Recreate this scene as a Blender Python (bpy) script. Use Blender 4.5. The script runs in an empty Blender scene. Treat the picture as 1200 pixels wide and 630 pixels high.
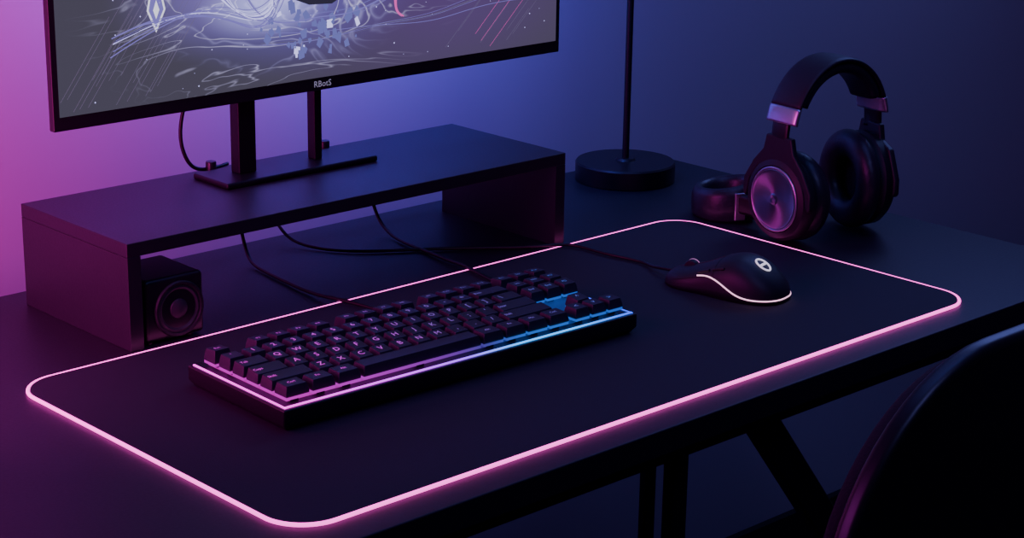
import bpy, bmesh, math, random
from mathutils import Matrix, Vector
random.seed(7)
COL = bpy.context.scene.collection

# ---------------------------------------------------------------- materials
def mat(name, color, rough=0.5, metal=0.0, spec=0.5, bump=0.0, bscale=200.0, emis=None, estr=0.0, coat=0.0):
    m = bpy.data.materials.new(name); m.use_nodes = True
    nt = m.node_tree; b = nt.nodes["Principled BSDF"]
    b.inputs["Base Color"].default_value = (*color, 1)
    b.inputs["Roughness"].default_value = rough
    b.inputs["Metallic"].default_value = metal
    b.inputs["Specular IOR Level"].default_value = spec
    b.inputs["Coat Weight"].default_value = coat
    if emis:
        b.inputs["Emission Color"].default_value = (*emis, 1)
        b.inputs["Emission Strength"].default_value = estr
    if bump > 0:
        tc = nt.nodes.new("ShaderNodeTexCoord")
        n = nt.nodes.new("ShaderNodeTexNoise"); n.inputs["Scale"].default_value = bscale
        n.inputs["Detail"].default_value = 4
        bp = nt.nodes.new("ShaderNodeBump"); bp.inputs["Strength"].default_value = bump
        bp.inputs["Distance"].default_value = 0.001
        nt.links.new(tc.outputs["Object"], n.inputs["Vector"])
        nt.links.new(n.outputs["Fac"], bp.inputs["Height"])
        nt.links.new(bp.outputs["Normal"], b.inputs["Normal"])
        r = nt.nodes.new("ShaderNodeMapRange")
        r.inputs["To Min"].default_value = max(0, rough-0.06); r.inputs["To Max"].default_value = min(1, rough+0.06)
        nt.links.new(n.outputs["Fac"], r.inputs["Value"])
        nt.links.new(r.outputs["Result"], b.inputs["Roughness"])
    return m

def ramp_emis(name, stops, x0, x1, strength, base=(0.01,0.01,0.012)):
    """emission whose colour runs along the object's local X"""
    m = mat(name, base, 0.4); nt = m.node_tree; b = nt.nodes["Principled BSDF"]
    tc = nt.nodes.new("ShaderNodeTexCoord"); sx = nt.nodes.new("ShaderNodeSeparateXYZ")
    mr = nt.nodes.new("ShaderNodeMapRange"); mr.inputs["From Min"].default_value = x0; mr.inputs["From Max"].default_value = x1
    cr = nt.nodes.new("ShaderNodeValToRGB"); el = cr.color_ramp.elements
    while len(el) < len(stops): el.new(0.5)
    for e, (p, c) in zip(el, stops): e.position = p; e.color = (*c, 1)
    nt.links.new(tc.outputs["Object"], sx.inputs[0]); nt.links.new(sx.outputs["X"], mr.inputs["Value"])
    nt.links.new(mr.outputs["Result"], cr.inputs["Fac"]); nt.links.new(cr.outputs["Color"], b.inputs["Emission Color"])
    b.inputs["Emission Strength"].default_value = strength
    return m

M_desk   = mat("desk_laminate", (0.016,0.015,0.023), 0.46, bump=0.08, bscale=400, spec=.42)
M_edge   = mat("desk_edge_black", (0.008,0.008,0.010), 0.5)
M_pad    = mat("pad_cloth", (0.018,0.018,0.029), 0.72, bump=0.25, bscale=1500, spec=0.4)
M_riser  = mat("riser_black_wood", (0.018,0.016,0.024), 0.44, bump=0.08, bscale=500)
M_black  = mat("black_plastic", (0.012,0.012,0.015), 0.35)
M_matte  = mat("matte_black_plastic", (0.016,0.016,0.022), 0.50, bump=0.1, bscale=900)
M_key    = mat("keycap_plastic", (0.024,0.022,0.036), 0.42, bump=0.05, bscale=1200)
M_rubber = mat("cable_rubber", (0.008,0.008,0.010), 0.45)
M_steel  = mat("black_steel", (0.012,0.012,0.016), 0.4, metal=0.3)
M_leath  = mat("cushion_leatherette", (0.020,0.020,0.032), 0.38, bump=0.3, bscale=350)
M_silver = mat("brushed_silver", (0.62,0.60,0.70), 0.32, metal=0.9)
M_disc   = mat("cup_plate_metal", (0.36,0.36,0.50), 0.36, metal=1.0)
_b=M_disc.node_tree.nodes["Principled BSDF"]; _b.inputs["Anisotropic"].default_value=.85
_t=M_disc.node_tree.nodes.new("ShaderNodeTangent"); _t.direction_type='RADIAL'; _t.axis='Z'
M_disc.node_tree.links.new(_t.outputs[0],_b.inputs["Tangent"])
M_wallp  = mat("wall_paint", (0.42,0.40,0.46), 0.9, bump=0.1, bscale=120, spec=0.2)
M_floor  = mat("floor_dark_wood", (0.05,0.045,0.055), 0.6, bump=0.2, bscale=40)
M_ceil   = mat("ceiling_paint", (0.3,0.3,0.34), 0.9)
M_led    = mat("pad_led_tube", (0.8,0.5,0.7), 0.4, emis=(1.0,0.085,0.62), estr=3.1)
M_mled   = mat("mouse_led", (0.8,0.7,0.7), 0.4, emis=(1.0,0.50,0.72), estr=1.9)
M_mark   = mat("mark_white", (0.7,0.7,0.7), 0.4, emis=(0.85,0.80,1.0), estr=1.0)
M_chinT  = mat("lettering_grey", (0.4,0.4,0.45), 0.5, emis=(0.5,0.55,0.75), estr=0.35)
M_chair  = mat("chair_shell", (0.010,0.010,0.014), 0.38)
M_chairc = mat("chair_fabric", (0.012,0.012,0.016), 0.85, bump=0.4, bscale=500)
mag=(1.0,0.02,0.72); vio=(0.24,0.06,1.0); cya=(0.03,0.34,1.0)
stops=[(0.0,(1.0,.03,.80)),(0.30,(0.62,0.03,1.0)),(0.50,vio),(0.64,cya),(0.80,cya),(1.0,(0.02,0.06,0.8))]
M_kbled  = ramp_emis("keyboard_led_bar", stops, 0, .378, 2.6, base=(.3,.3,.3))
M_kbglow = ramp_emis("keyboard_backlit_plate", [(0.0,mag),(.3,(.6,.03,.75)),(.5,(.12,.03,.40)),(.62,(.02,.04,.30)),(.74,(.01,.06,.34)),(1.0,(.01,.05,.30))], 0, .378, 0.6)
M_skirt  = ramp_emis("keycap_glow_skirt", [(0.0,(.9,.02,.8)),(.25,(.65,.03,.8)),(.42,(.28,.04,.55)),(.56,(.08,.06,.45)),(.68,(.02,.18,.9)),(1.0,(.02,.16,.85))], 0, .378, 0.75)
M_legend = ramp_emis("keycap_legend", [(0.0,(.9,.04,.80)),(.3,(.70,.06,.85)),(.5,(.24,.09,.50)),(1.0,(.05,.11,.50))], 0, .378, 1.15)

# ---------------------------------------------------------------- helpers
def link(o, parent=None):
    COL.objects.link(o)
    if parent: o.parent = parent
    return o
def empty(name, loc=(0,0,0), rotz=0.0):
    e = bpy.data.objects.new(name, None); e.empty_display_size = 0.02
    e.location = loc; e.rotation_euler = (0,0,rotz); COL.objects.link(e); return e
def obj(name, bm, m, parent=None, smooth=False, bevel=0, seg=2, sub=0):
    me = bpy.data.meshes.new(name); bmesh.ops.recalc_face_normals(bm, faces=bm.faces[:]); bm.to_mesh(me); bm.free()
    me.materials.append(m)
    o = link(bpy.data.objects.new(name, me), parent)
    if bevel:
        b = o.modifiers.new("bevel","BEVEL"); b.width = bevel; b.segments = seg; b.limit_method='ANGLE'; b.angle_limit=math.radians(35)
        smooth = True
    if sub:
        s = o.modifiers.new("sub","SUBSURF"); s.levels = sub; s.render_levels = sub
    if smooth:
        for p in me.polygons: p.use_smooth = True
        if bevel: 
            w=o.modifiers.new("wn","WEIGHTED_NORMAL"); w.keep_sharp=True
    return o
def addbox(bm, lo, hi):
    c = [(a+b)/2 for a,b in zip(lo,hi)]; s = [b-a for a,b in zip(lo,hi)]
    bmesh.ops.create_cube(bm, size=1, matrix=Matrix.Translation(c) @ Matrix.Diagonal((*s,1)))
def box(name, lo, hi, m, parent=None, bevel=0.0, seg=2):
    bm = bmesh.new(); addbox(bm, lo, hi); return obj(name, bm, m, parent, bevel=bevel, seg=seg)
def lathe(name, prof, m, parent=None, M=Matrix.Identity(4), n=64, local=False):
    bm = bmesh.new(); rings=[]; T = Matrix.Identity(4) if local else M
    for r,z in prof:
        if r < 1e-7: rings.append([bm.verts.new(T @ Vector((0,0,z)))])
        else: rings.append([bm.verts.new(T @ Vector((r*math.cos(2*math.pi*i/n), r*math.sin(2*math.pi*i/n), z))) for i in range(n)])
    for a,b in zip(rings, rings[1:]):
        for i in range(n):
            j=(i+1)%n
            if len(a)==1 and len(b)==1: continue
            if len(a)==1: bm.faces.new((a[0],b[i],b[j]))
            elif len(b)==1: bm.faces.new((a[i],a[j],b[0]))
            else: bm.faces.new((a[i],a[j],b[j],b[i]))
    o = obj(name, bm, m, parent, smooth=True)
    if local: o.matrix_local = M
    es = o.modifiers.new("es","EDGE_SPLIT"); es.split_angle = math.radians(32)
    return o
def torus(name, R, r, m, parent, M, sx=1.0, nR=64, nr=20, rz=None):
    bm=bmesh.new(); rings=[]; rz = r if rz is None else rz
    for i in range(nR):
        a=2*math.pi*i/nR; ring=[]
        for k in range(nr):
            b=2*math.pi*k/nr
            ring.append(bm.verts.new(M @ Vector(((R+r*math.cos(b))*math.cos(a),(R+r*math.cos(b))*math.sin(a)*sx,rz*math.sin(b)))))
        rings.append(ring)
    for i in range(nR):
        for k in range(nr):
            A=rings[i];B=rings[(i+1)%nR];bm.faces.new((A[k],B[k],B[(k+1)%nr],A[(k+1)%nr]))
    return obj(name,bm,m,parent,smooth=True)
def tube(name, pts, r, m, parent=None, cyclic=False, smooth=True, res=4):
    cu = bpy.data.curves.new(name,'CURVE'); cu.dimensions='3D'; cu.bevel_depth=r; cu.bevel_resolution=res; cu.use_fill_caps=True
    if smooth:
        sp=cu.splines.new('NURBS'); sp.points.add(len(pts)-1)
        for p,c in zip(sp.points,pts): p.co=(*c,1)
        sp.order_u=min(4,len(pts)); sp.use_endpoint_u=not cyclic; sp.use_cyclic_u=cyclic; sp.resolution_u=10
    else:
        sp=cu.splines.new('POLY'); sp.points.add(len(pts)-1)
        for p,c in zip(sp.points,pts): p.co=(*c,1)
        sp.use_cyclic_u=cyclic
    cu.materials.append(m)
    return link(bpy.data.objects.new(name,cu),parent)
def rrect(x0,y0,x1,y1,r,n=12):
    out=[]
    for cx,cy,a0 in ((x1-r,y1-r,0),(x0+r,y1-r,90),(x0+r,y0+r,180),(x1-r,y0+r,270)):
        for i in range(n+1):
            a=math.radians(a0+90*i/n); out.append((cx+r*math.cos(a),cy+r*math.sin(a)))
    return out
def prism(name, outline, z0, z1, m, parent=None, bevel=0, M=Matrix.Identity(4)):
    bm=bmesh.new(); A=[bm.verts.new(M@Vector((x,y,z0))) for x,y in outline]; B=[bm.verts.new(M@Vector((x,y,z1))) for x,y in outline]
    bm.faces.new(A[::-1]); bm.faces.new(B); n=len(outline)
    for i in range(n): bm.faces.new((A[i],A[(i+1)%n],B[(i+1)%n],B[i]))
    return obj(name,bm,m,parent,bevel=bevel)
def text_mesh(s, size):
    cu=bpy.data.curves.new("t",'FONT'); cu.body=s; cu.size=size; cu.align_x='CENTER'; cu.align_y='CENTER'; cu.resolution_u=2
    o=bpy.data.objects.new("t",cu); COL.objects.link(o); bpy.context.view_layer.update()
    me=bpy.data.meshes.new_from_object(o.evaluated_get(bpy.context.evaluated_depsgraph_get()))
    bpy.data.objects.remove(o); return me

# ---------------------------------------------------------------- room
FZ=-0.73
box("floor",(-1.8,-2.2,FZ-.05),(2.6,.78,FZ),M_floor)
box("wall_back",(-1.8,.72,FZ),(2.6,.78,1.7),M_wallp)
box("wall_left",(-1.86,-2.2,FZ),(-1.8,.78,1.7),M_wallp)
box("wall_right",(2.6,-2.2,FZ),(2.66,.78,1.7),M_wallp)
box("ceiling",(-1.8,-2.2,1.7),(2.6,.78,1.75),M_ceil)
box("baseboard_back",(-1.8,.708,FZ),(2.6,.72,FZ+.08),M_edge)

# ---------------------------------------------------------------- desk
desk=empty("desk")
box("desk_top",(-.95,-.032,-.022),(1.002,.604,0),M_desk,desk,bevel=.0015)
box("front_rail",(-.9,-.006,-.045),(.97,.016,-.022),M_steel,desk)
box("rear_rail",(-.9,.54,-.06),(.97,.565,-.022),M_steel,desk)
for i,(x,y) in enumerate(((.378,-.004),(-.88,-.004),(-.88,.54),(.945,-.004),(.945,.54))):
    box("leg_%d"%(i+1),(x,y,FZ),(x+.019,y+.012,-.022),M_steel,desk,bevel=.002)
bm=bmesh.new()
d=Vector((.113,0,-.141)).normalized(); p0=Vector((.485,.006,-.030)); L=(.95-.485)/d.x; c=p0+d*L/2
ang=math.atan2(d.x,d.z)
bmesh.ops.create_cube(bm,size=1,matrix=Matrix.Translation(c)@Matrix.Rotation(ang,4,'Y')@Matrix.Diagonal((.030,.014,L,1)))
obj("diagonal_brace",bm,M_steel,desk,bevel=.002)

# ---------------------------------------------------------------- desk mat with led rim
pad=empty("desk_mat")
PW,PD=.80,.3787
prism("cloth",rrect(.0015,.0015,PW-.0015,PD-.0015,.034),0.0002,.0031,M_pad,pad,bevel=.0006)
tube("led_rim",[(x,y,.0016) for x,y in rrect(0,0,PW,PD,.035,16)],.00155,M_led,pad,cyclic=True,smooth=False)

# ---------------------------------------------------------------- monitor riser
ris=empty("monitor_riser_shelf")
RX0,RX1,RY0,RY1,RH=.1207,.6405,.3905,.5655,.0960
box("top_board",(RX0,RY0,RH-.0125),(RX1,RY1,RH),M_riser,ris,bevel=.0008)
box("side_panel_1",(RX0,RY0,0),(RX0+.0135,RY1,RH-.0125),M_riser,ris,bevel=.0006)
box("side_panel_2",(RX1-.0135,RY0,0),(RX1,RY1,RH-.0125),M_riser,ris,bevel=.0006)
for i,(x,y) in enumerate(((.3184,.5515),(.4565,.5515))):
    k=lathe("rubber_knob_%d"%(i+1),[(0,RH),(.0052,RH),(.0052,RH+.010),(.0046,RH+.011),(0,RH+.011)],M_black,ris,Matrix.Translation((x,y,0)),24)

# ---------------------------------------------------------------- monitor
mon=empty("computer_monitor")
MX0,MX1,MZ0,MZ1,MY=.1125,.7210,.1765,.525,.485
box("panel",(MX0,MY,MZ0),(MX1,MY+.008,MZ1),M_black,mon,bevel=.001)
box("rear_housing",(MX0+.08,MY+.008,MZ0+.03),(MX1-.08,MY+.022,MZ1-.06),M_matte,mon,bevel=.006)
m=bpy.data.materials.new("screen_picture"); m.use_nodes=True; nt=m.node_tree; nt.nodes.clear()
N=nt.nodes.new; Lk=nt.links.new
out=N("ShaderNodeOutputMaterial"); em=N("ShaderNodeEmission"); gl=N("ShaderNodeBsdfGlossy"); gl.inputs["Roughness"].default_value=.25; gl.inputs["Color"].default_value=(.03,.03,.03,1)
add=N("ShaderNodeAddShader"); Lk(em.outputs[0],add.inputs[0]); Lk(gl.outputs[0],add.inputs[1]); Lk(add.outputs[0],out.inputs[0])
tc=N("ShaderNodeTexCoord")
def dist_glow(center, rad):
    mp=N("ShaderNodeMapping"); mp.inputs["Location"].default_value=(-center[0]/rad[0],0,-center[1]/rad[1]); mp.inputs["Scale"].default_value=(1/rad[0],0,1/rad[1])
    Lk(tc.outputs["Object"],mp.inputs["Vector"])
    ln=N("ShaderNodeVectorMath"); ln.operation='LENGTH'; Lk(mp.outputs[0],ln.inputs[0])
    mr=N("ShaderNodeMapRange"); mr.interpolation_type='SMOOTHSTEP'; mr.inputs["From Min"].default_value=0; mr.inputs["From Max"].default_value=1; mr.inputs["To Min"].default_value=1; mr.inputs["To Max"].default_value=0
    Lk(ln.outputs["Value"],mr.inputs["Value"]); return mr.outputs["Result"]
def math2(op,a,b):
    n=N("ShaderNodeMath"); n.operation=op
    for i,v in enumerate((a,b)):
        if isinstance(v,(int,float)): n.inputs[i].default_value=v
        else: Lk(v,n.inputs[i])
    return n.outputs[0]
def mixc(f,a,b):
    n=N("ShaderNodeMix"); n.data_type='RGBA'
    if isinstance(f,(int,float)): n.inputs[0].default_value=f
    else: Lk(f,n.inputs[0])
    for i,v in ((6,a),(7,b)):
        if isinstance(v,tuple): n.inputs[i].default_value=(*v,1)
        else: Lk(v,n.inputs[i])
    return n.outputs[2]
def ribbons(scale,dist,width,zs,seedoff):
    mpn=N("ShaderNodeMapping"); mpn.inputs["Scale"].default_value=(1,1,zs); mpn.inputs["Location"].default_value=(seedoff,0,0); Lk(tc.outputs["Object"],mpn.inputs["Vector"])
    ns=N("ShaderNodeTexNoise"); ns.inputs["Scale"].default_value=scale; ns.inputs["Detail"].default_value=2; ns.inputs["Distortion"].default_value=dist; Lk(mpn.outputs[0],ns.inputs["Vector"])
    rb=math2('ABSOLUTE',math2('SUBTRACT',ns.outputs["Fac"],0.5),0)
    mr=N("ShaderNodeMapRange"); mr.inputs["From Min"].default_value=0; mr.inputs["From Max"].default_value=width; mr.inputs["To Min"].default_value=1; mr.inputs["To Max"].default_value=0; Lk(rb,mr.inputs["Value"])
    return math2('POWER',mr.outputs[0],2.0)
rib=ribbons(7,2.0,.035,2.2,0); rib2=ribbons(5,3.0,.020,2.6,3.7)
g1=dist_glow((.37,.272),(.17,.085)); g2=dist_glow((.56,.26),(.30,.14)); g3=dist_glow((.28,.285),(.12,.07)); g4=dist_glow((.34,.268),(.085,.040)); g5=dist_glow((.36,.27),(.24,.12))
c=mixc(g2,(.056,.050,.078),(.080,.045,.150))
c=mixc(math2('MULTIPLY',g1,.70),c,(.14,.11,.46))
c=mixc(math2('MULTIPLY',g3,.60),c,(.20,.15,.48))
c=mixc(math2('MULTIPLY',g4,.85),c,(.48,.48,1.1))
c=mixc(math2('MULTIPLY',rib,math2('MULTIPLY',g1,.7)),c,(.55,.52,1.1))
c=mixc(math2('MULTIPLY',rib2,math2('MULTIPLY',g5,.7)),c,(.85,.80,1.3))
Lk(c,em.inputs["Color"]); em.inputs["Strength"].default_value=1.25
box("screen",(MX0+.006,MY-.0006,MZ0+.0125),(MX1-.006,MY+.001,MZ1-.008),m,mon)
SY=MY-.0009
def emat(name,c,s):
    return mat(name,(0.02,0.02,0.02),.5,emis=c,estr=s)
E_lav=emat("screen_lavender",(.52,.50,1.0),1.7); E_soft=emat("screen_soft_violet",(.26,.22,.75),.8); E_dim=emat("screen_dim_line",(.32,.29,.52),.42); E_pink=emat("screen_pink",(1.0,.12,.60),.9); E_wht=emat("screen_white",(.8,.8,1),1.3); E_drk=emat("screen_dark",(.05,.05,.09),.5); E_mid=emat("screen_blue_shard",(.18,.19,.60),.85)
def wisp(base,n,spread,r,mts,nm,jit=.004):
    for k in range(n):
        o=random.uniform(-1,1)*spread; ph=random.random()*6
        pts=[(x+o*.5*math.sin(i*1.3+ph)+random.uniform(-jit,jit)*.3,SY,z+o*math.cos(i*.55+ph*.15)+random.uniform(-jit,jit)*.4) for i,(x,z) in enumerate(base)]
        tube("%s_%d"%(nm,k+1),pts,r*random.uniform(.4,1.5),random.choice(mts),mon,res=1)
wisp([(.175,.245),(.205,.256),(.230,.262),(.262,.268),(.300,.262),(.330,.248),(.352,.262),(.372,.300)],8,.010,.00034,[E_lav,E_soft,E_soft],"wisp_a")
wisp([(.255,.310),(.285,.285),(.300,.262),(.330,.250),(.352,.262),(.345,.285),(.325,.285)],12,.011,.0004,[E_lav,E_lav,E_soft],"wisp_b")
wisp([(.300,.310),(.318,.262),(.350,.240),(.400,.252),(.452,.243),(.52,.276)],6,.010,.0003,[E_mid,E_soft],"wisp_c")
wisp([(.330,.232),(.400,.225),(.47,.235),(.55,.228),(.62,.250),(.70,.245)],5,.010,.00022,[E_dim,E_soft],"wisp_d")
for k in range(18):
    x=.119+k*.006+random.random()*.004; z=.192+random.random()*.03
    l=.04+random.random()*.09
    tube("streak_%d"%(k+1),[(x,SY,z),(x+l*.75,SY,z+l)],.00015,E_dim,mon,smooth=False,res=0)
for k in range(9):
    x=.53+random.random()*.14; z=.192+random.random()*.03; l=.03+random.random()*.05
    tube("streak_r_%d"%(k+1),[(x,SY,z),(min(x+l,.712),SY,z+(min(x+l,.712)-x)*.95)],.00015,E_pink if k%4==0 else E_dim,mon,smooth=False,res=0)
def poly(name,pts,mt,dy=.0001):
    bm=bmesh.new(); bm.faces.new([bm.verts.new((x,SY-dy,z)) for x,z in pts]); return obj(name,bm,mt,mon)
bm=bmesh.new(); bm2=bmesh.new()
for k in range(60):
    a=random.random()*6.28; rr=random.random()**.6
    x=.390+.064*rr*math.cos(a); z=.236+.028*rr*math.sin(a); s=.0010+random.random()*.0042; a0=random.random()*6.28
    b=bm if random.random()<.12 else bm2
    q=[]
    for j in range(4):
        t=a0+j*1.57+random.uniform(-.4,.4); q.append(b.verts.new((x+s*math.cos(t),SY-.0002-k*2e-6,z+s*math.sin(t)*1.3)))
    b.faces.new(q)
for k in range(60):
    x=random.uniform(.15,.70); z=random.uniform(.195,.30); s=random.uniform(.0003,.0008)
    bm.faces.new([bm.verts.new((x+s*a,SY-.0002,z+s*b_)) for a,b_ in ((1,0),(0,1),(-1,0),(0,-1))])
obj("shards_bright",bm,E_lav,mon); obj("shards_blue",bm2,E_mid,mon)
poly("dark_figure",[(.362,.280),(.372,.266),(.388,.2600),(.415,.2585),(.432,.266),(.436,.285),(.40,.31)],E_drk,.0006)
wisp([(.492,.27),(.497,.254),(.489,.246),(.502,.238)],5,.005,.0006,[E_pink],"pink_wisp")
poly("lozenge",[(.2185,.252),(.2290,.272),(.2245,.292),(.2140,.292),(.2095,.272)],E_wht)
poly("lozenge_inner",[(.2185,.2565),(.2270,.272),(.2230,.290),(.2155,.290),(.2115,.272)],E_soft,.0002)
poly("lozenge_core",[(.2188,.2640),(.2225,.272),(.2195,.281),(.2160,.272)],E_wht,.0003)
me=text_mesh("RBotS",.0085); me.materials.append(M_chinT)
o=link(bpy.data.objects.new("chin_lettering",me),mon); o.location=(.4035,MY-.0004,.1826); o.rotation_euler=(math.pi/2,0,0)
box("stand_base_plate",(.290,.484,RH),(.471,.541,RH+.006),M_steel,mon,bevel=.002)
box("stand_column_1",(.321,.508,RH+.006),(.341,.522,.40),M_steel,mon,bevel=.001)
box("stand_column_2",(.411,.508,RH+.006),(.420,.520,.40),M_steel,mon,bevel=.001)
box("stand_mount_block",(.30,.506,.30),(.44,.515,.40),M_steel,mon,bevel=.001)
tube("power_cable",[(.300,.512,.24),(.296,.540,.20),(.289,.552,.165),(.285,.555,.135),(.290,.552,.112),(.302,.551,.0985),(.330,.556,.0985),(.345,.562,.0985)],.0019,M_rubber,mon)

# ---------------------------------------------------------------- speaker
sp=empty("desktop_speaker",(.139,.394,0))
box("cabinet",(0,0,0.0015),(.060,.065,.058),M_black,sp,bevel=.004,seg=3)
RM=Matrix.Translation((.0335,0,.0280))@Matrix.Rotation(math.pi/2,4,'X')@Matrix.Scale(1.1,4)
lathe("driver_ring",[(.0225,-.002),(.0230,.0012),(.0220,.0024),(.0200,.0020),(.0190,-.0005)],M_matte,sp,RM)
lathe("driver_cone",[(.0200,.0004),(.0175,.0013),(.0155,-.0002),(.0085,-.0010),(.0075,.0010),(.0045,.0026),(0,.0031)],mat("speaker_cone",(.05,.04,.055),.42),sp,RM)
for i,(x,y) in enumerate(((.006,.006),(.047,.006),(.006,.058),(.047,.058))):
    lathe("foot_%d"%(i+1),[(0,0),(.003,0),(.003,.002),(0,.002)],M_rubber,sp,Matrix.Translation((x,y,0)),16)

# ---------------------------------------------------------------- keyboard
KW,KD=.380,.135
kb=empty("mechanical_keyboard",(.1020,.1480,.0033),math.radians(-1.6))
bm=bmesh.new()
lo=[(.004,.004),(KW-.004,.004),(KW-.004,KD-.004),(.004,KD-.004)]; hi=[(0,0),(KW,0),(KW,KD),(0,KD)]
v=[[bm.verts.new((x,y,z)) for x,y in q] for q,z in ((lo,0.0),(hi,.006),(hi,.0180))]
bm.faces.new(v[0][::-1]); bm.faces.new(v[2])
for a,b in zip(v,v[1:]):
    for i in range(4): bm.faces.new((a[i],a[(i+1)%4],b[(i+1)%4],b[i]))
obj("case",bm,M_black,kb,bevel=.0016,seg=3)
bm=bmesh.new(); addbox(bm,(.0135,.0160,.0176),(KW-.0125,KD-.0100,.0184)); obj("switch_plate",bm,M_kbglow,kb)
bm=bmesh.new()
for k in range(60):
    addbox(bm,(.003+(KW-.006)*k/60,.0036,.0176),(.003+(KW-.006)*(k+1)/60,.0056,.0189))
addbox(bm,(.0028,.0036,.0176),(.0044,KD-.004,.0189)); addbox(bm,(KW-.0042,.003,.0175),(KW-.0030,KD-.03,.0186))
obj("led_bar",bm,M_kbled,kb)
UX=.0200; UY=.01930; X0=.0078; YT=KD-.0078
bmk=bmesh.new(); bml=bmesh.new(); bms=bmesh.new(); bmg=bmesh.new()
def keycap(x,y,wu,label,row):
    w=wu*UX-.0030; dd=UY-.0032
    tilt=(-.0006,.0000,.0006,.0010,.0008,.0002)[row]
    h={0:.0106,1:.0106,2:.0098,3:.0092,4:.0090,5:.0090}[row]; z0=.0232
    ix=.0018
    A=[(x,y),(x+w,y),(x+w,y+dd),(x,y+dd)]
    B=[(x+ix,y+.0018),(x+w-ix,y+.0018),(x+w-ix,y+dd-.0010),(x+ix,y+dd-.0010)]
    Mi=[((a[0]*.55+b[0]*.45),(a[1]*.55+b[1]*.45)) for a,b in zip(A,B)]
    lv=[(A,z0,0),(A,z0+.002,0),(Mi,z0+h*.62,0),(B,z0+h,1)]
    rings=[]
    for q,z,top in lv:
        rings.append([bmk.verts.new((px,py,z+(tilt*(1 if i>1 else -1) if top else 0))) for i,(px,py) in enumerate(q)])
    bmk.faces.new(rings[0][::-1])
    for a,b in zip(rings,rings[1:]):
        for i in range(4): bmk.faces.new((a[i],a[(i+1)%4],b[(i+1)%4],b[i]))
    cx=x+w/2; cy=(B[0][1]+B[2][1])/2; t=rings[3]
    ins=[bmk.verts.new((cx+(v.co.x-cx)*(1-.0018/(w/2)),cy+(v.co.y-cy)*.80,v.co.z-.0005)) for v in t]
    for i in range(4): bmk.faces.new((t[i],t[(i+1)%4],ins[(i+1)%4],ins[i]))
    bmk.faces.new(ins)
    # skirt added under the cap, its own emission gives the per-key backlight
    addbox(bmg,(x+.0003,y+.0003,z0-.0022),(x+w-.0003,y+dd-.0003,z0+.0002))
    addbox(bms,(cx-.0035,y+dd/2-.0035,.0180),(cx+.0035,y+dd/2+.0035,z0+.001))
    if label:
        me=text_mesh(label,.0080 if len(label)==1 else .0044)
        off=len(bml.verts); bml.from_mesh(me); bml.verts.ensure_lookup_table()
        lx=cx if wu<1.3 else x+ix+.0050
        for vv in bml.verts[off:]:
            vv.co.x+=lx; vv.co.y+=cy+.0006; vv.co.z=z0+h-.0005+tilt*(vv.co.y-cy)/.007+.00025
        bpy.data.meshes.remove(me)
rows=[
 [(0,1,"Esc")]+[(2+i,1,"F%d"%(i+1)) for i in range(4)]+[(6.5+i,1,"F%d"%(i+5)) for i in range(4)]+[(11+i,1,"F%d"%(i+9)) for i in range(4)]+[(15.25,1,"Prt"),(16.25,1,"Scr"),(17.25,1,"Pse")],
 [(i,1,c) for i,c in enumerate("`1234567890-=")]+[(13,2,"Back"),(15.25,1,"Ins"),(16.25,1,"Hm"),(17.25,1,"PU")],
 [(0,1.5,"Tab")]+[(1.5+i,1,c) for i,c in enumerate("QWERTYUIOP[]")]+[(13.5,1.5,"\\"),(15.25,1,"Del"),(16.25,1,"End"),(17.25,1,"PD")],
 [(0,1.75,"Caps")]+[(1.75+i,1,c) for i,c in enumerate("ASDFGHJKL;'")]+[(12.75,2.25,"Enter")],
 [(0,2.25,"Shift")]+[(2.25+i,1,c) for i,c in enumerate("ZXCVBNM,./")]+[(12.25,2.75,"Shift"),(16.25,1,"^")],
 [(0,1.25,"Ctrl"),(1.25,1.25,"Fn"),(2.5,1.25,"Alt"),(3.75,6.25,""),(10,1.25,"Alt"),(11.25,1.25,"Fn"),(12.5,1.25,"Mn"),(13.75,1.25,"Ctrl"),(15.25,1,"<"),(16.25,1,"v"),(17.25,1,">")]]
for r,row in enumerate(rows):
    y=YT-(r+1)*UY-(0.0 if r==0 else .0022)+.0009
    for (u,w,lab) in row: keycap(X0+u*UX+.0015,y,w,lab,r)
obj("keycaps",bmk,M_key,kb,bevel=.0006,seg=2)
obj("keycap_glow_skirts",bmg,M_skirt,kb)
obj("legends",bml,M_legend,kb)
obj("switches",bms,M_black,kb)
box("usb_plug",(.232,KD,.004),(.244,KD+.012,.012),M_black,kb,bevel=.001)

# ---------------------------------------------------------------- cables
cab=empty("keyboard_cable")
tube("lead",[(.352,.560,.060),(.356,.556,.025),(.350,.540,.004),(.344,.51,.0024),(.338,.455,.0024),(.334,.41,.0030),(.336,.380,.0062),(.342,.350,.0058),(.345,.310,.0060),(.342,.298,.010),(.340,.288,.0115)],.0018,M_rubber,cab)
cab2=empty("usb_cable")
tube("lead",[(.520,.562,.060),(.522,.555,.020),(.520,.530,.004),(.512,.499,.0024),(.508,.45,.0024),(.503,.410,.003),(.497,.380,.0062),(.488,.35,.0058),(.476,.300,.0070),(.472,.283,.0120)],.0018,M_rubber,cab2)

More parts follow.
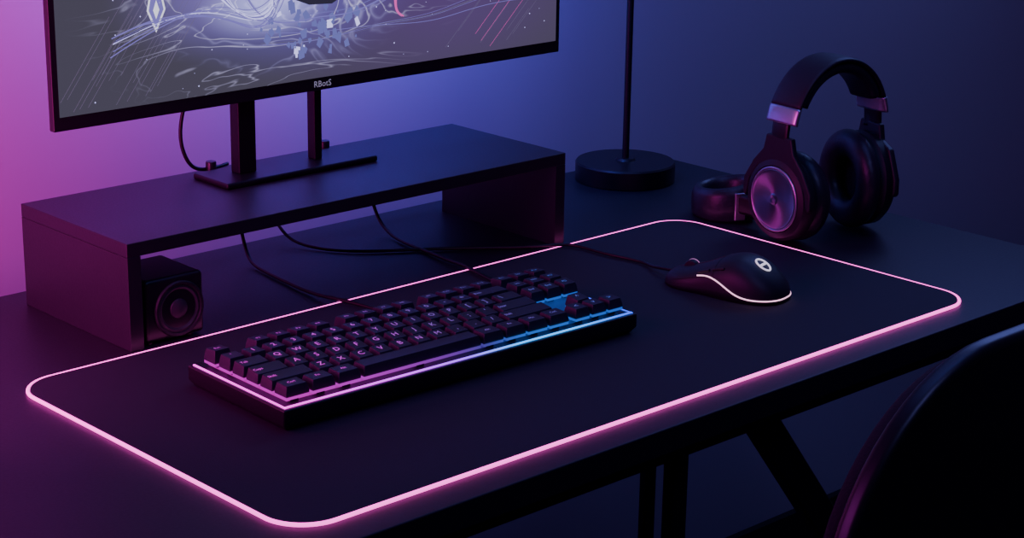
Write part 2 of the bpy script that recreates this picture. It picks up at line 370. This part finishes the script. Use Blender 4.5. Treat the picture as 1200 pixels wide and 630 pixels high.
# ---------------------------------------------------------------- mouse
ax=Vector((.628-.652,.236-.118)); mrot=math.atan2(ax.y,ax.x)-math.pi/2
mo=empty("computer_mouse",(.6400,.1690,.0034),mrot)
HL=.0625
def mw(s):
    return (.0320 - .0030*math.exp(-((s-.25)/.33)**2) )*(max(0,1-abs(s)**3.6))**.42
def mh(s):
    return (.0160+.0220*math.exp(-((s+.28)/.62)**2))*(max(0,1-abs(s)**5))**.36
def S(s,a,off=0.0):
    w=mw(s)+off; h=mh(s)+off; ca,sa=math.cos(a),math.sin(a)
    return Vector((w*math.copysign(abs(ca)**.78,ca), HL*s, h*abs(sa)**.62))
bm=bmesh.new(); ns_,na=56,40; rings=[]
for i in range(ns_+1):
    s=math.sin(-math.pi/2+math.pi*i/ns_)*.9995
    rings.append([bm.verts.new(S(s,math.pi*k/na)) for k in range(na+1)])
for A,B in zip(rings,rings[1:]):
    for k in range(na): bm.faces.new((A[k],A[k+1],B[k+1],B[k]))
    bm.faces.new((A[0],B[0],B[na],A[na]))
bm.faces.new(rings[0]); bm.faces.new(rings[-1][::-1])
obj("shell",bm,M_matte,mo,smooth=True)
tube("button_split",[S(.05+.9*i/12,math.pi/2,.0000) for i in range(13)],.0006,M_rubber,mo)
tube("button_seam",[S(.02,math.pi*(.14+.72*i/14),.0000) for i in range(15)],.0005,M_rubber,mo)
wm=Matrix.Translation(S(.62,math.pi/2)+Vector((0,0,-.003)))@Matrix.Rotation(math.pi/2,4,'Y')
lathe("scroll_wheel",[(0,-.0035),(.0068,-.0035),(.0076,-.002),(.0076,.002),(.0068,.0035),(0,.0035)],M_matte,mo,wm,28)
tube("wheel_glow",[wm@Vector((.0076*math.cos(t),.0076*math.sin(t),.0030)) for t in [2*math.pi*i/24 for i in range(24)]],.0004,emat("wheel_led",(.9,.35,.9),.5),mo,cyclic=True)
def at_z(s,z,side=-1):
    h=mh(s); sa=min(.97,(z/h))**(1/.62); ca=math.sqrt(1-sa*sa); w=mw(s)+.0004
    return Vector((side*w*ca**.78, HL*s, z))
pts=[]
for s,z in ((.30,.0168),(.20,.0182),(.10,.0188),(.0,.0180),(-.12,.0158),(-.25,.0118),(-.38,.0076),(-.52,.0050),(-.66,.0042),(-.78,.0042),(-.88,.0042),(-.945,.0042)):
    pts.append(at_z(s,z))
for s,sd in ((-.972,-1),(-.9865,-1),(-.9935,-1)):
    pts.append(at_z(s,.0042,sd))
pts.append(Vector((0,-HL*.9985,.0042)))
for s in (-.9935,-.9865,-.972,-.945,-.90): pts.append(at_z(s,.0042,1))
tube("led_line",pts,.00065,M_mled,mo)
tube("side_grip_seam",[S(.75-.9*i/12,math.pi*(.90-.05*math.sin(math.pi*i/12)),0) for i in range(13)],.0004,M_rubber,mo)
for k in (0,1):
    tube("thumb_button_%d"%(k+1),[S(.30-.26*k-.2*i/5,math.pi*.78,.0002) for i in range(6)],.0014,M_black,mo)
def onpalm(u,v):
    s=-.60+v/HL; w=mw(s); ca=max(-.99,min(.99,u/w)); ca=math.copysign(abs(ca)**(1/.78),ca); return S(s,math.acos(ca),.0003)
tube("mark_ring",[onpalm(-.001+.0064*math.cos(t),.0070*math.sin(t)) for t in [2*math.pi*i/28 for i in range(28)]],.0009,M_mark,mo,cyclic=True)
tube("mark_bar",[onpalm(-.001+x,0) for x in (-.0038,-.001,.001,.0038)],.0012,M_mark,mo)
tube("cord",[(mo.matrix_basis.inverted()@Vector(p)) for p in ((.6270,.2260,.0120),(.6275,.2420,.0105),(.634,.262,.0062),(.641,.275,.0054),(.638,.300,.0054),(.632,.325,.0056),(.633,.352,.0056),(.628,.372,.0058),(.610,.381,.0060),(.598,.392,.0040),(.580,.412,.0022),(.55,.435,.0022),(.515,.461,.0022),(.478,.482,.0022),(.443,.509,.0022),(.424,.550,.0025),(.418,.574,.010),(.416,.586,.030))],.0017,M_rubber,mo)

# ---------------------------------------------------------------- headphones
hp=empty("headphones",(.803,.250,0),math.radians(-7))
RYm=Matrix.Rotation(-math.pi/2,4,'Y')
def cup(side,x,nm,tilt=0.0,k=1.0):
    M=Matrix.Translation((x,0,(.0470)*k+.001))@Matrix.Rotation(tilt,4,'Z')@(RYm if side<0 else Matrix.Rotation(math.pi/2,4,'Y'))@Matrix.Diagonal((k,k,1,1))
    lathe(nm+"_shell",[(0,-.012),(.041,-.012),(.0450,-.006),(.0445,.002),(.0410,.0075),(.0355,.0095),(.0345,.0085),(0,.0085)],M_matte,hp,M)
    torus(nm+"_trim_ring",.0328,.0013,M_silver,hp,M@Matrix.Translation((0,0,.0092)))
    lathe(nm+"_plate",[(.0318,.0090),(.0305,.0105),(.0285,.0098),(.012,.0092),(.0060,.0098),(.0045,.0112),(0,.0115)],M_disc,hp,M,96,local=True)
    torus(nm+"_cushion",.0335,.0135,M_leath,hp,M@Matrix.Translation((0,0,-.0200)),rz=.0125)
    lathe(nm+"_mesh",[(0,-.0135),(.030,-.0135)],M_chairc,hp,M)
cup(-1,.010,"ear_cup_1"); cup(1,.134,"ear_cup_2",math.radians(-14),1.12)
cxm=.072; RXb=.067; Z0=.113; RZ=.075
def band(name,a0,a1,wd,th,m,off=0,n=40,bev=.003):
    bm=bmesh.new(); R=[]
    for i in range(n+1):
        a=math.radians(a0+(a1-a0)*i/n); c=Vector((cxm+RXb*math.cos(a),0,Z0+RZ*math.sin(a)))
        nrm=Vector((math.cos(a)/RXb,0,math.sin(a)/RZ)).normalized()
        ring=[]
        for k in range(16):
            b=2*math.pi*k/16; cc,ss=math.cos(b),math.sin(b)
            yy=wd/2*math.copysign(abs(cc)**.45,cc); tt=th/2*math.copysign(abs(ss)**.7,ss)
            p=c+nrm*(off+tt); ring.append(bm.verts.new((p.x,yy,p.z)))
        R.append(ring)
    for A,B in zip(R,R[1:]):
        for k in range(16): bm.faces.new((A[k],A[(k+1)%16],B[(k+1)%16],B[k]))
    bm.faces.new(R[0][::-1]); bm.faces.new(R[-1]); return obj(name,bm,m,hp,smooth=True)
band("headband_outer",24,156,.043,.006,M_matte)
band("headband_pad",28,152,.039,.014,M_leath,off=-.0075)
band("slider_band_1",156,169,.044,.0068,M_silver,n=8)
band("slider_band_2",11,24,.044,.0068,M_silver,n=8)
band("slider_stem_1",168,184,.024,.0050,M_black,n=8)
band("slider_stem_2",-4,12,.024,.0050,M_black,n=8)
for i,(x,sg) in enumerate(((.006,-1),(.139,1))):
    k=1.0 if i==0 else 1.10
    yo=[(-.018,.114),(.018,.114),(.022,.098),(.036*k,.083*k),(.0490*k,.062),(.0495*k,.046),(.0455*k,.042),(.0425*k,.048),(.0400*k,.062),(.0290*k,.077*k),(.0,.085*k),(-.0290*k,.077*k),(-.0400*k,.062),(-.0425*k,.048),(-.0455*k,.042),(-.0495*k,.046),(-.0490*k,.062),(-.036*k,.083*k),(-.022,.098)]
    M=Matrix(((0,0,1,x),(1,0,0,0),(0,1,0,0),(0,0,0,1)))
    if i: M=Matrix.Translation((x,0,0))@Matrix.Rotation(math.radians(-14),4,'Z')@Matrix.Translation((-x,0,0))@M
    prism("yoke_%d"%(i+1),yo,-.0035,.0035,M_matte,hp,bevel=.0018,M=M)
LM=Matrix.Translation((.0400,.1120,0))
bm=bmesh.new(); R=[]
prof=[(.0285,.001),(.0350,0),(.0385,.004),(.0392,.018),(.0385,.034),(.0350,.043),(.0300,.0435),(.0262,.036),(.0255,.018),(.0262,.004)]
for i in range(49):
    a=math.radians(-20+300*i/48); R.append([bm.verts.new(LM@Vector((r*math.cos(a),r*math.sin(a),z-.010*math.sin(math.pi*i/48)*(z/.04)))) for r,z in prof])
for A,B in zip(R,R[1:]):
    for k in range(len(prof)): bm.faces.new((A[k],A[(k+1)%len(prof)],B[(k+1)%len(prof)],B[k]))
bm.faces.new(R[0][::-1]); bm.faces.new(R[-1]); 
obj("loop_band",bm,M_leath,hp,smooth=True)
bm=bmesh.new()
bmesh.ops.create_cube(bm,size=1,matrix=LM@Matrix.Rotation(math.radians(-112),4,'Z')@Matrix.Translation((.0375,0,.019))@Matrix.Diagonal((.006,.012,.030,1)))
obj("loop_clip",bm,M_silver,hp,bevel=.001)
bm=bmesh.new()
bmesh.ops.create_cube(bm,size=1,matrix=Matrix.Translation((.030,.062,.022))@Matrix.Rotation(math.radians(10),4,'Z')@Matrix.Diagonal((.010,.040,.022,1)))
obj("loop_arm",bm,M_black,hp,bevel=.004)

# ---------------------------------------------------------------- lamp
lp=empty("desk_lamp",(.885,.537,0))
lathe("round_base",[(0,0),(.057,0),(.058,.001),(.058,.0205),(.0565,.0225),(.012,.0232),(.010,.026),(0,.026)],M_steel,lp)
lathe("pole",[(0,.022),(.0040,.022),(.0040,.62),(0,.62)],M_steel,lp,n=24)
lathe("shade",[(.012,.66),(.075,.60),(.077,.60),(.014,.664),(0,.665)],M_steel,lp)

# ---------------------------------------------------------------- chair
ch=empty("office_chair",(.238,-.42,0))
def shell(nm,hw,z0,z1,r,y0,y1,m,bev):
    bm=bmesh.new(); o2=rrect(-hw,z0,hw,z1,r,14)
    bm.faces.new([bm.verts.new((x,y0,z)) for x,z in o2]); 
    e=bmesh.ops.extrude_face_region(bm,geom=bm.faces[:]); vs=[g for g in e['geom'] if isinstance(g,bmesh.types.BMVert)]
    bmesh.ops.translate(bm,verts=vs,vec=(0,y1-y0,0)); return obj(nm,bm,m,ch,bevel=bev,seg=4)
shell("backrest_frame",.210,-.22,.214,.135,-.008,.006,M_chair,.005)
shell("backrest_cushion",.198,-.20,.202,.124,.004,.022,M_chairc,.008)
prism("seat_cushion",rrect(-.19,.02,.19,.36,.08),-.335,-.28,M_chairc,ch,bevel=.015)
box("back_bracket",(-.03,-.024,-.40),(.03,-.006,-.10),M_chair,ch,bevel=.004)
box("under_bracket",(-.03,-.024,-.36),(.03,.20,-.335),M_chair,ch,bevel=.004)
lathe("gas_column",[(0,-.66),(.026,-.66),(.026,-.5),(.018,-.5),(.018,-.345),(0,-.345)],M_steel,ch,Matrix.Translation((0,.17,0)),24)
for k in range(5):
    a=math.radians(90+72*k); bm=bmesh.new()
    bmesh.ops.create_cube(bm,size=1,matrix=Matrix.Translation((0,.17,-.665))@Matrix.Rotation(a,4,'Z')@Matrix.Translation((.125,0,0))@Matrix.Diagonal((.25,.035,.022,1)))
    obj("base_arm_%d"%(k+1),bm,M_chair,ch,bevel=.006)
    lathe("caster_%d"%(k+1),[(0,-.011),(.024,-.011),(.027,-.006),(.027,.006),(.024,.011),(0,.011)],M_chair,ch,Matrix.Translation((.24*math.cos(a),.17+.24*math.sin(a),FZ+.027))@Matrix.Rotation(a+math.pi/2,4,'Z')@Matrix.Rotation(math.pi/2,4,'Y'),24)

# ---------------------------------------------------------------- lights
def area(name,loc,target,size,color,power,sy=None):
    l=bpy.data.lights.new(name,'AREA'); l.color=color; l.energy=power; l.size=size
    if sy: l.shape='RECTANGLE'; l.size_y=sy
    o=bpy.data.objects.new(name,l); COL.objects.link(o); o.location=loc
    o.rotation_euler=(Vector(target)-Vector(loc)).to_track_quat('-Z','Y').to_euler(); return o
area("magenta_wall_lamp",(-.22,.42,.22),(.17,.72,.18),.25,(1.0,.03,.52),4.3,.5)
area("monitor_back_light_blue",(.62,.53,.36),(.66,.72,.30),.25,(.07,.13,1.0),2.2,.12)
area("monitor_back_light_violet",(.34,.53,.36),(.34,.72,.30),.25,(.55,.05,1.0),1.0,.12)
area("magenta_side_lamp",(-.75,.15,.55),(.1,.15,0),.35,(.75,.03,.75),3.0)
area("blue_top_fill",(.7,.1,1.5),(.7,.2,0),.9,(.14,.19,1.0),3.8)  # cool fill added overhead, no fixture modelled
area("blue_right_fill",(1.7,.45,.9),(.9,.3,.1),.5,(.22,.28,1.0),3.2)  # fill added from the right for cool highlights on the headphones
area("blue_front_fill",(.15,-.75,1.2),(.85,.30,.1),.35,(.26,.26,1.0),2.6)  # added fill: blue sheen on the headphones, bluer desk mat
w=bpy.data.worlds.new("room_ambient"); bpy.context.scene.world=w; w.use_nodes=True
w.node_tree.nodes["Background"].inputs[0].default_value=(.02,.02,.05,1); w.node_tree.nodes["Background"].inputs[1].default_value=.2

# ---------------------------------------------------------------- camera
cam=bpy.data.cameras.new("camera"); co=bpy.data.objects.new("camera",cam); COL.objects.link(co); bpy.context.scene.camera=co
cam.sensor_width=36; cam.lens=2294*36/1200; cam.clip_start=.01
co.matrix_world=Matrix([[0.72917,0.18789,-0.65803,-.7305],[-0.68417,0.22116,-0.69499,-.9806],[0.01495,0.95697,0.28981,.5586],[0,0,0,1]])
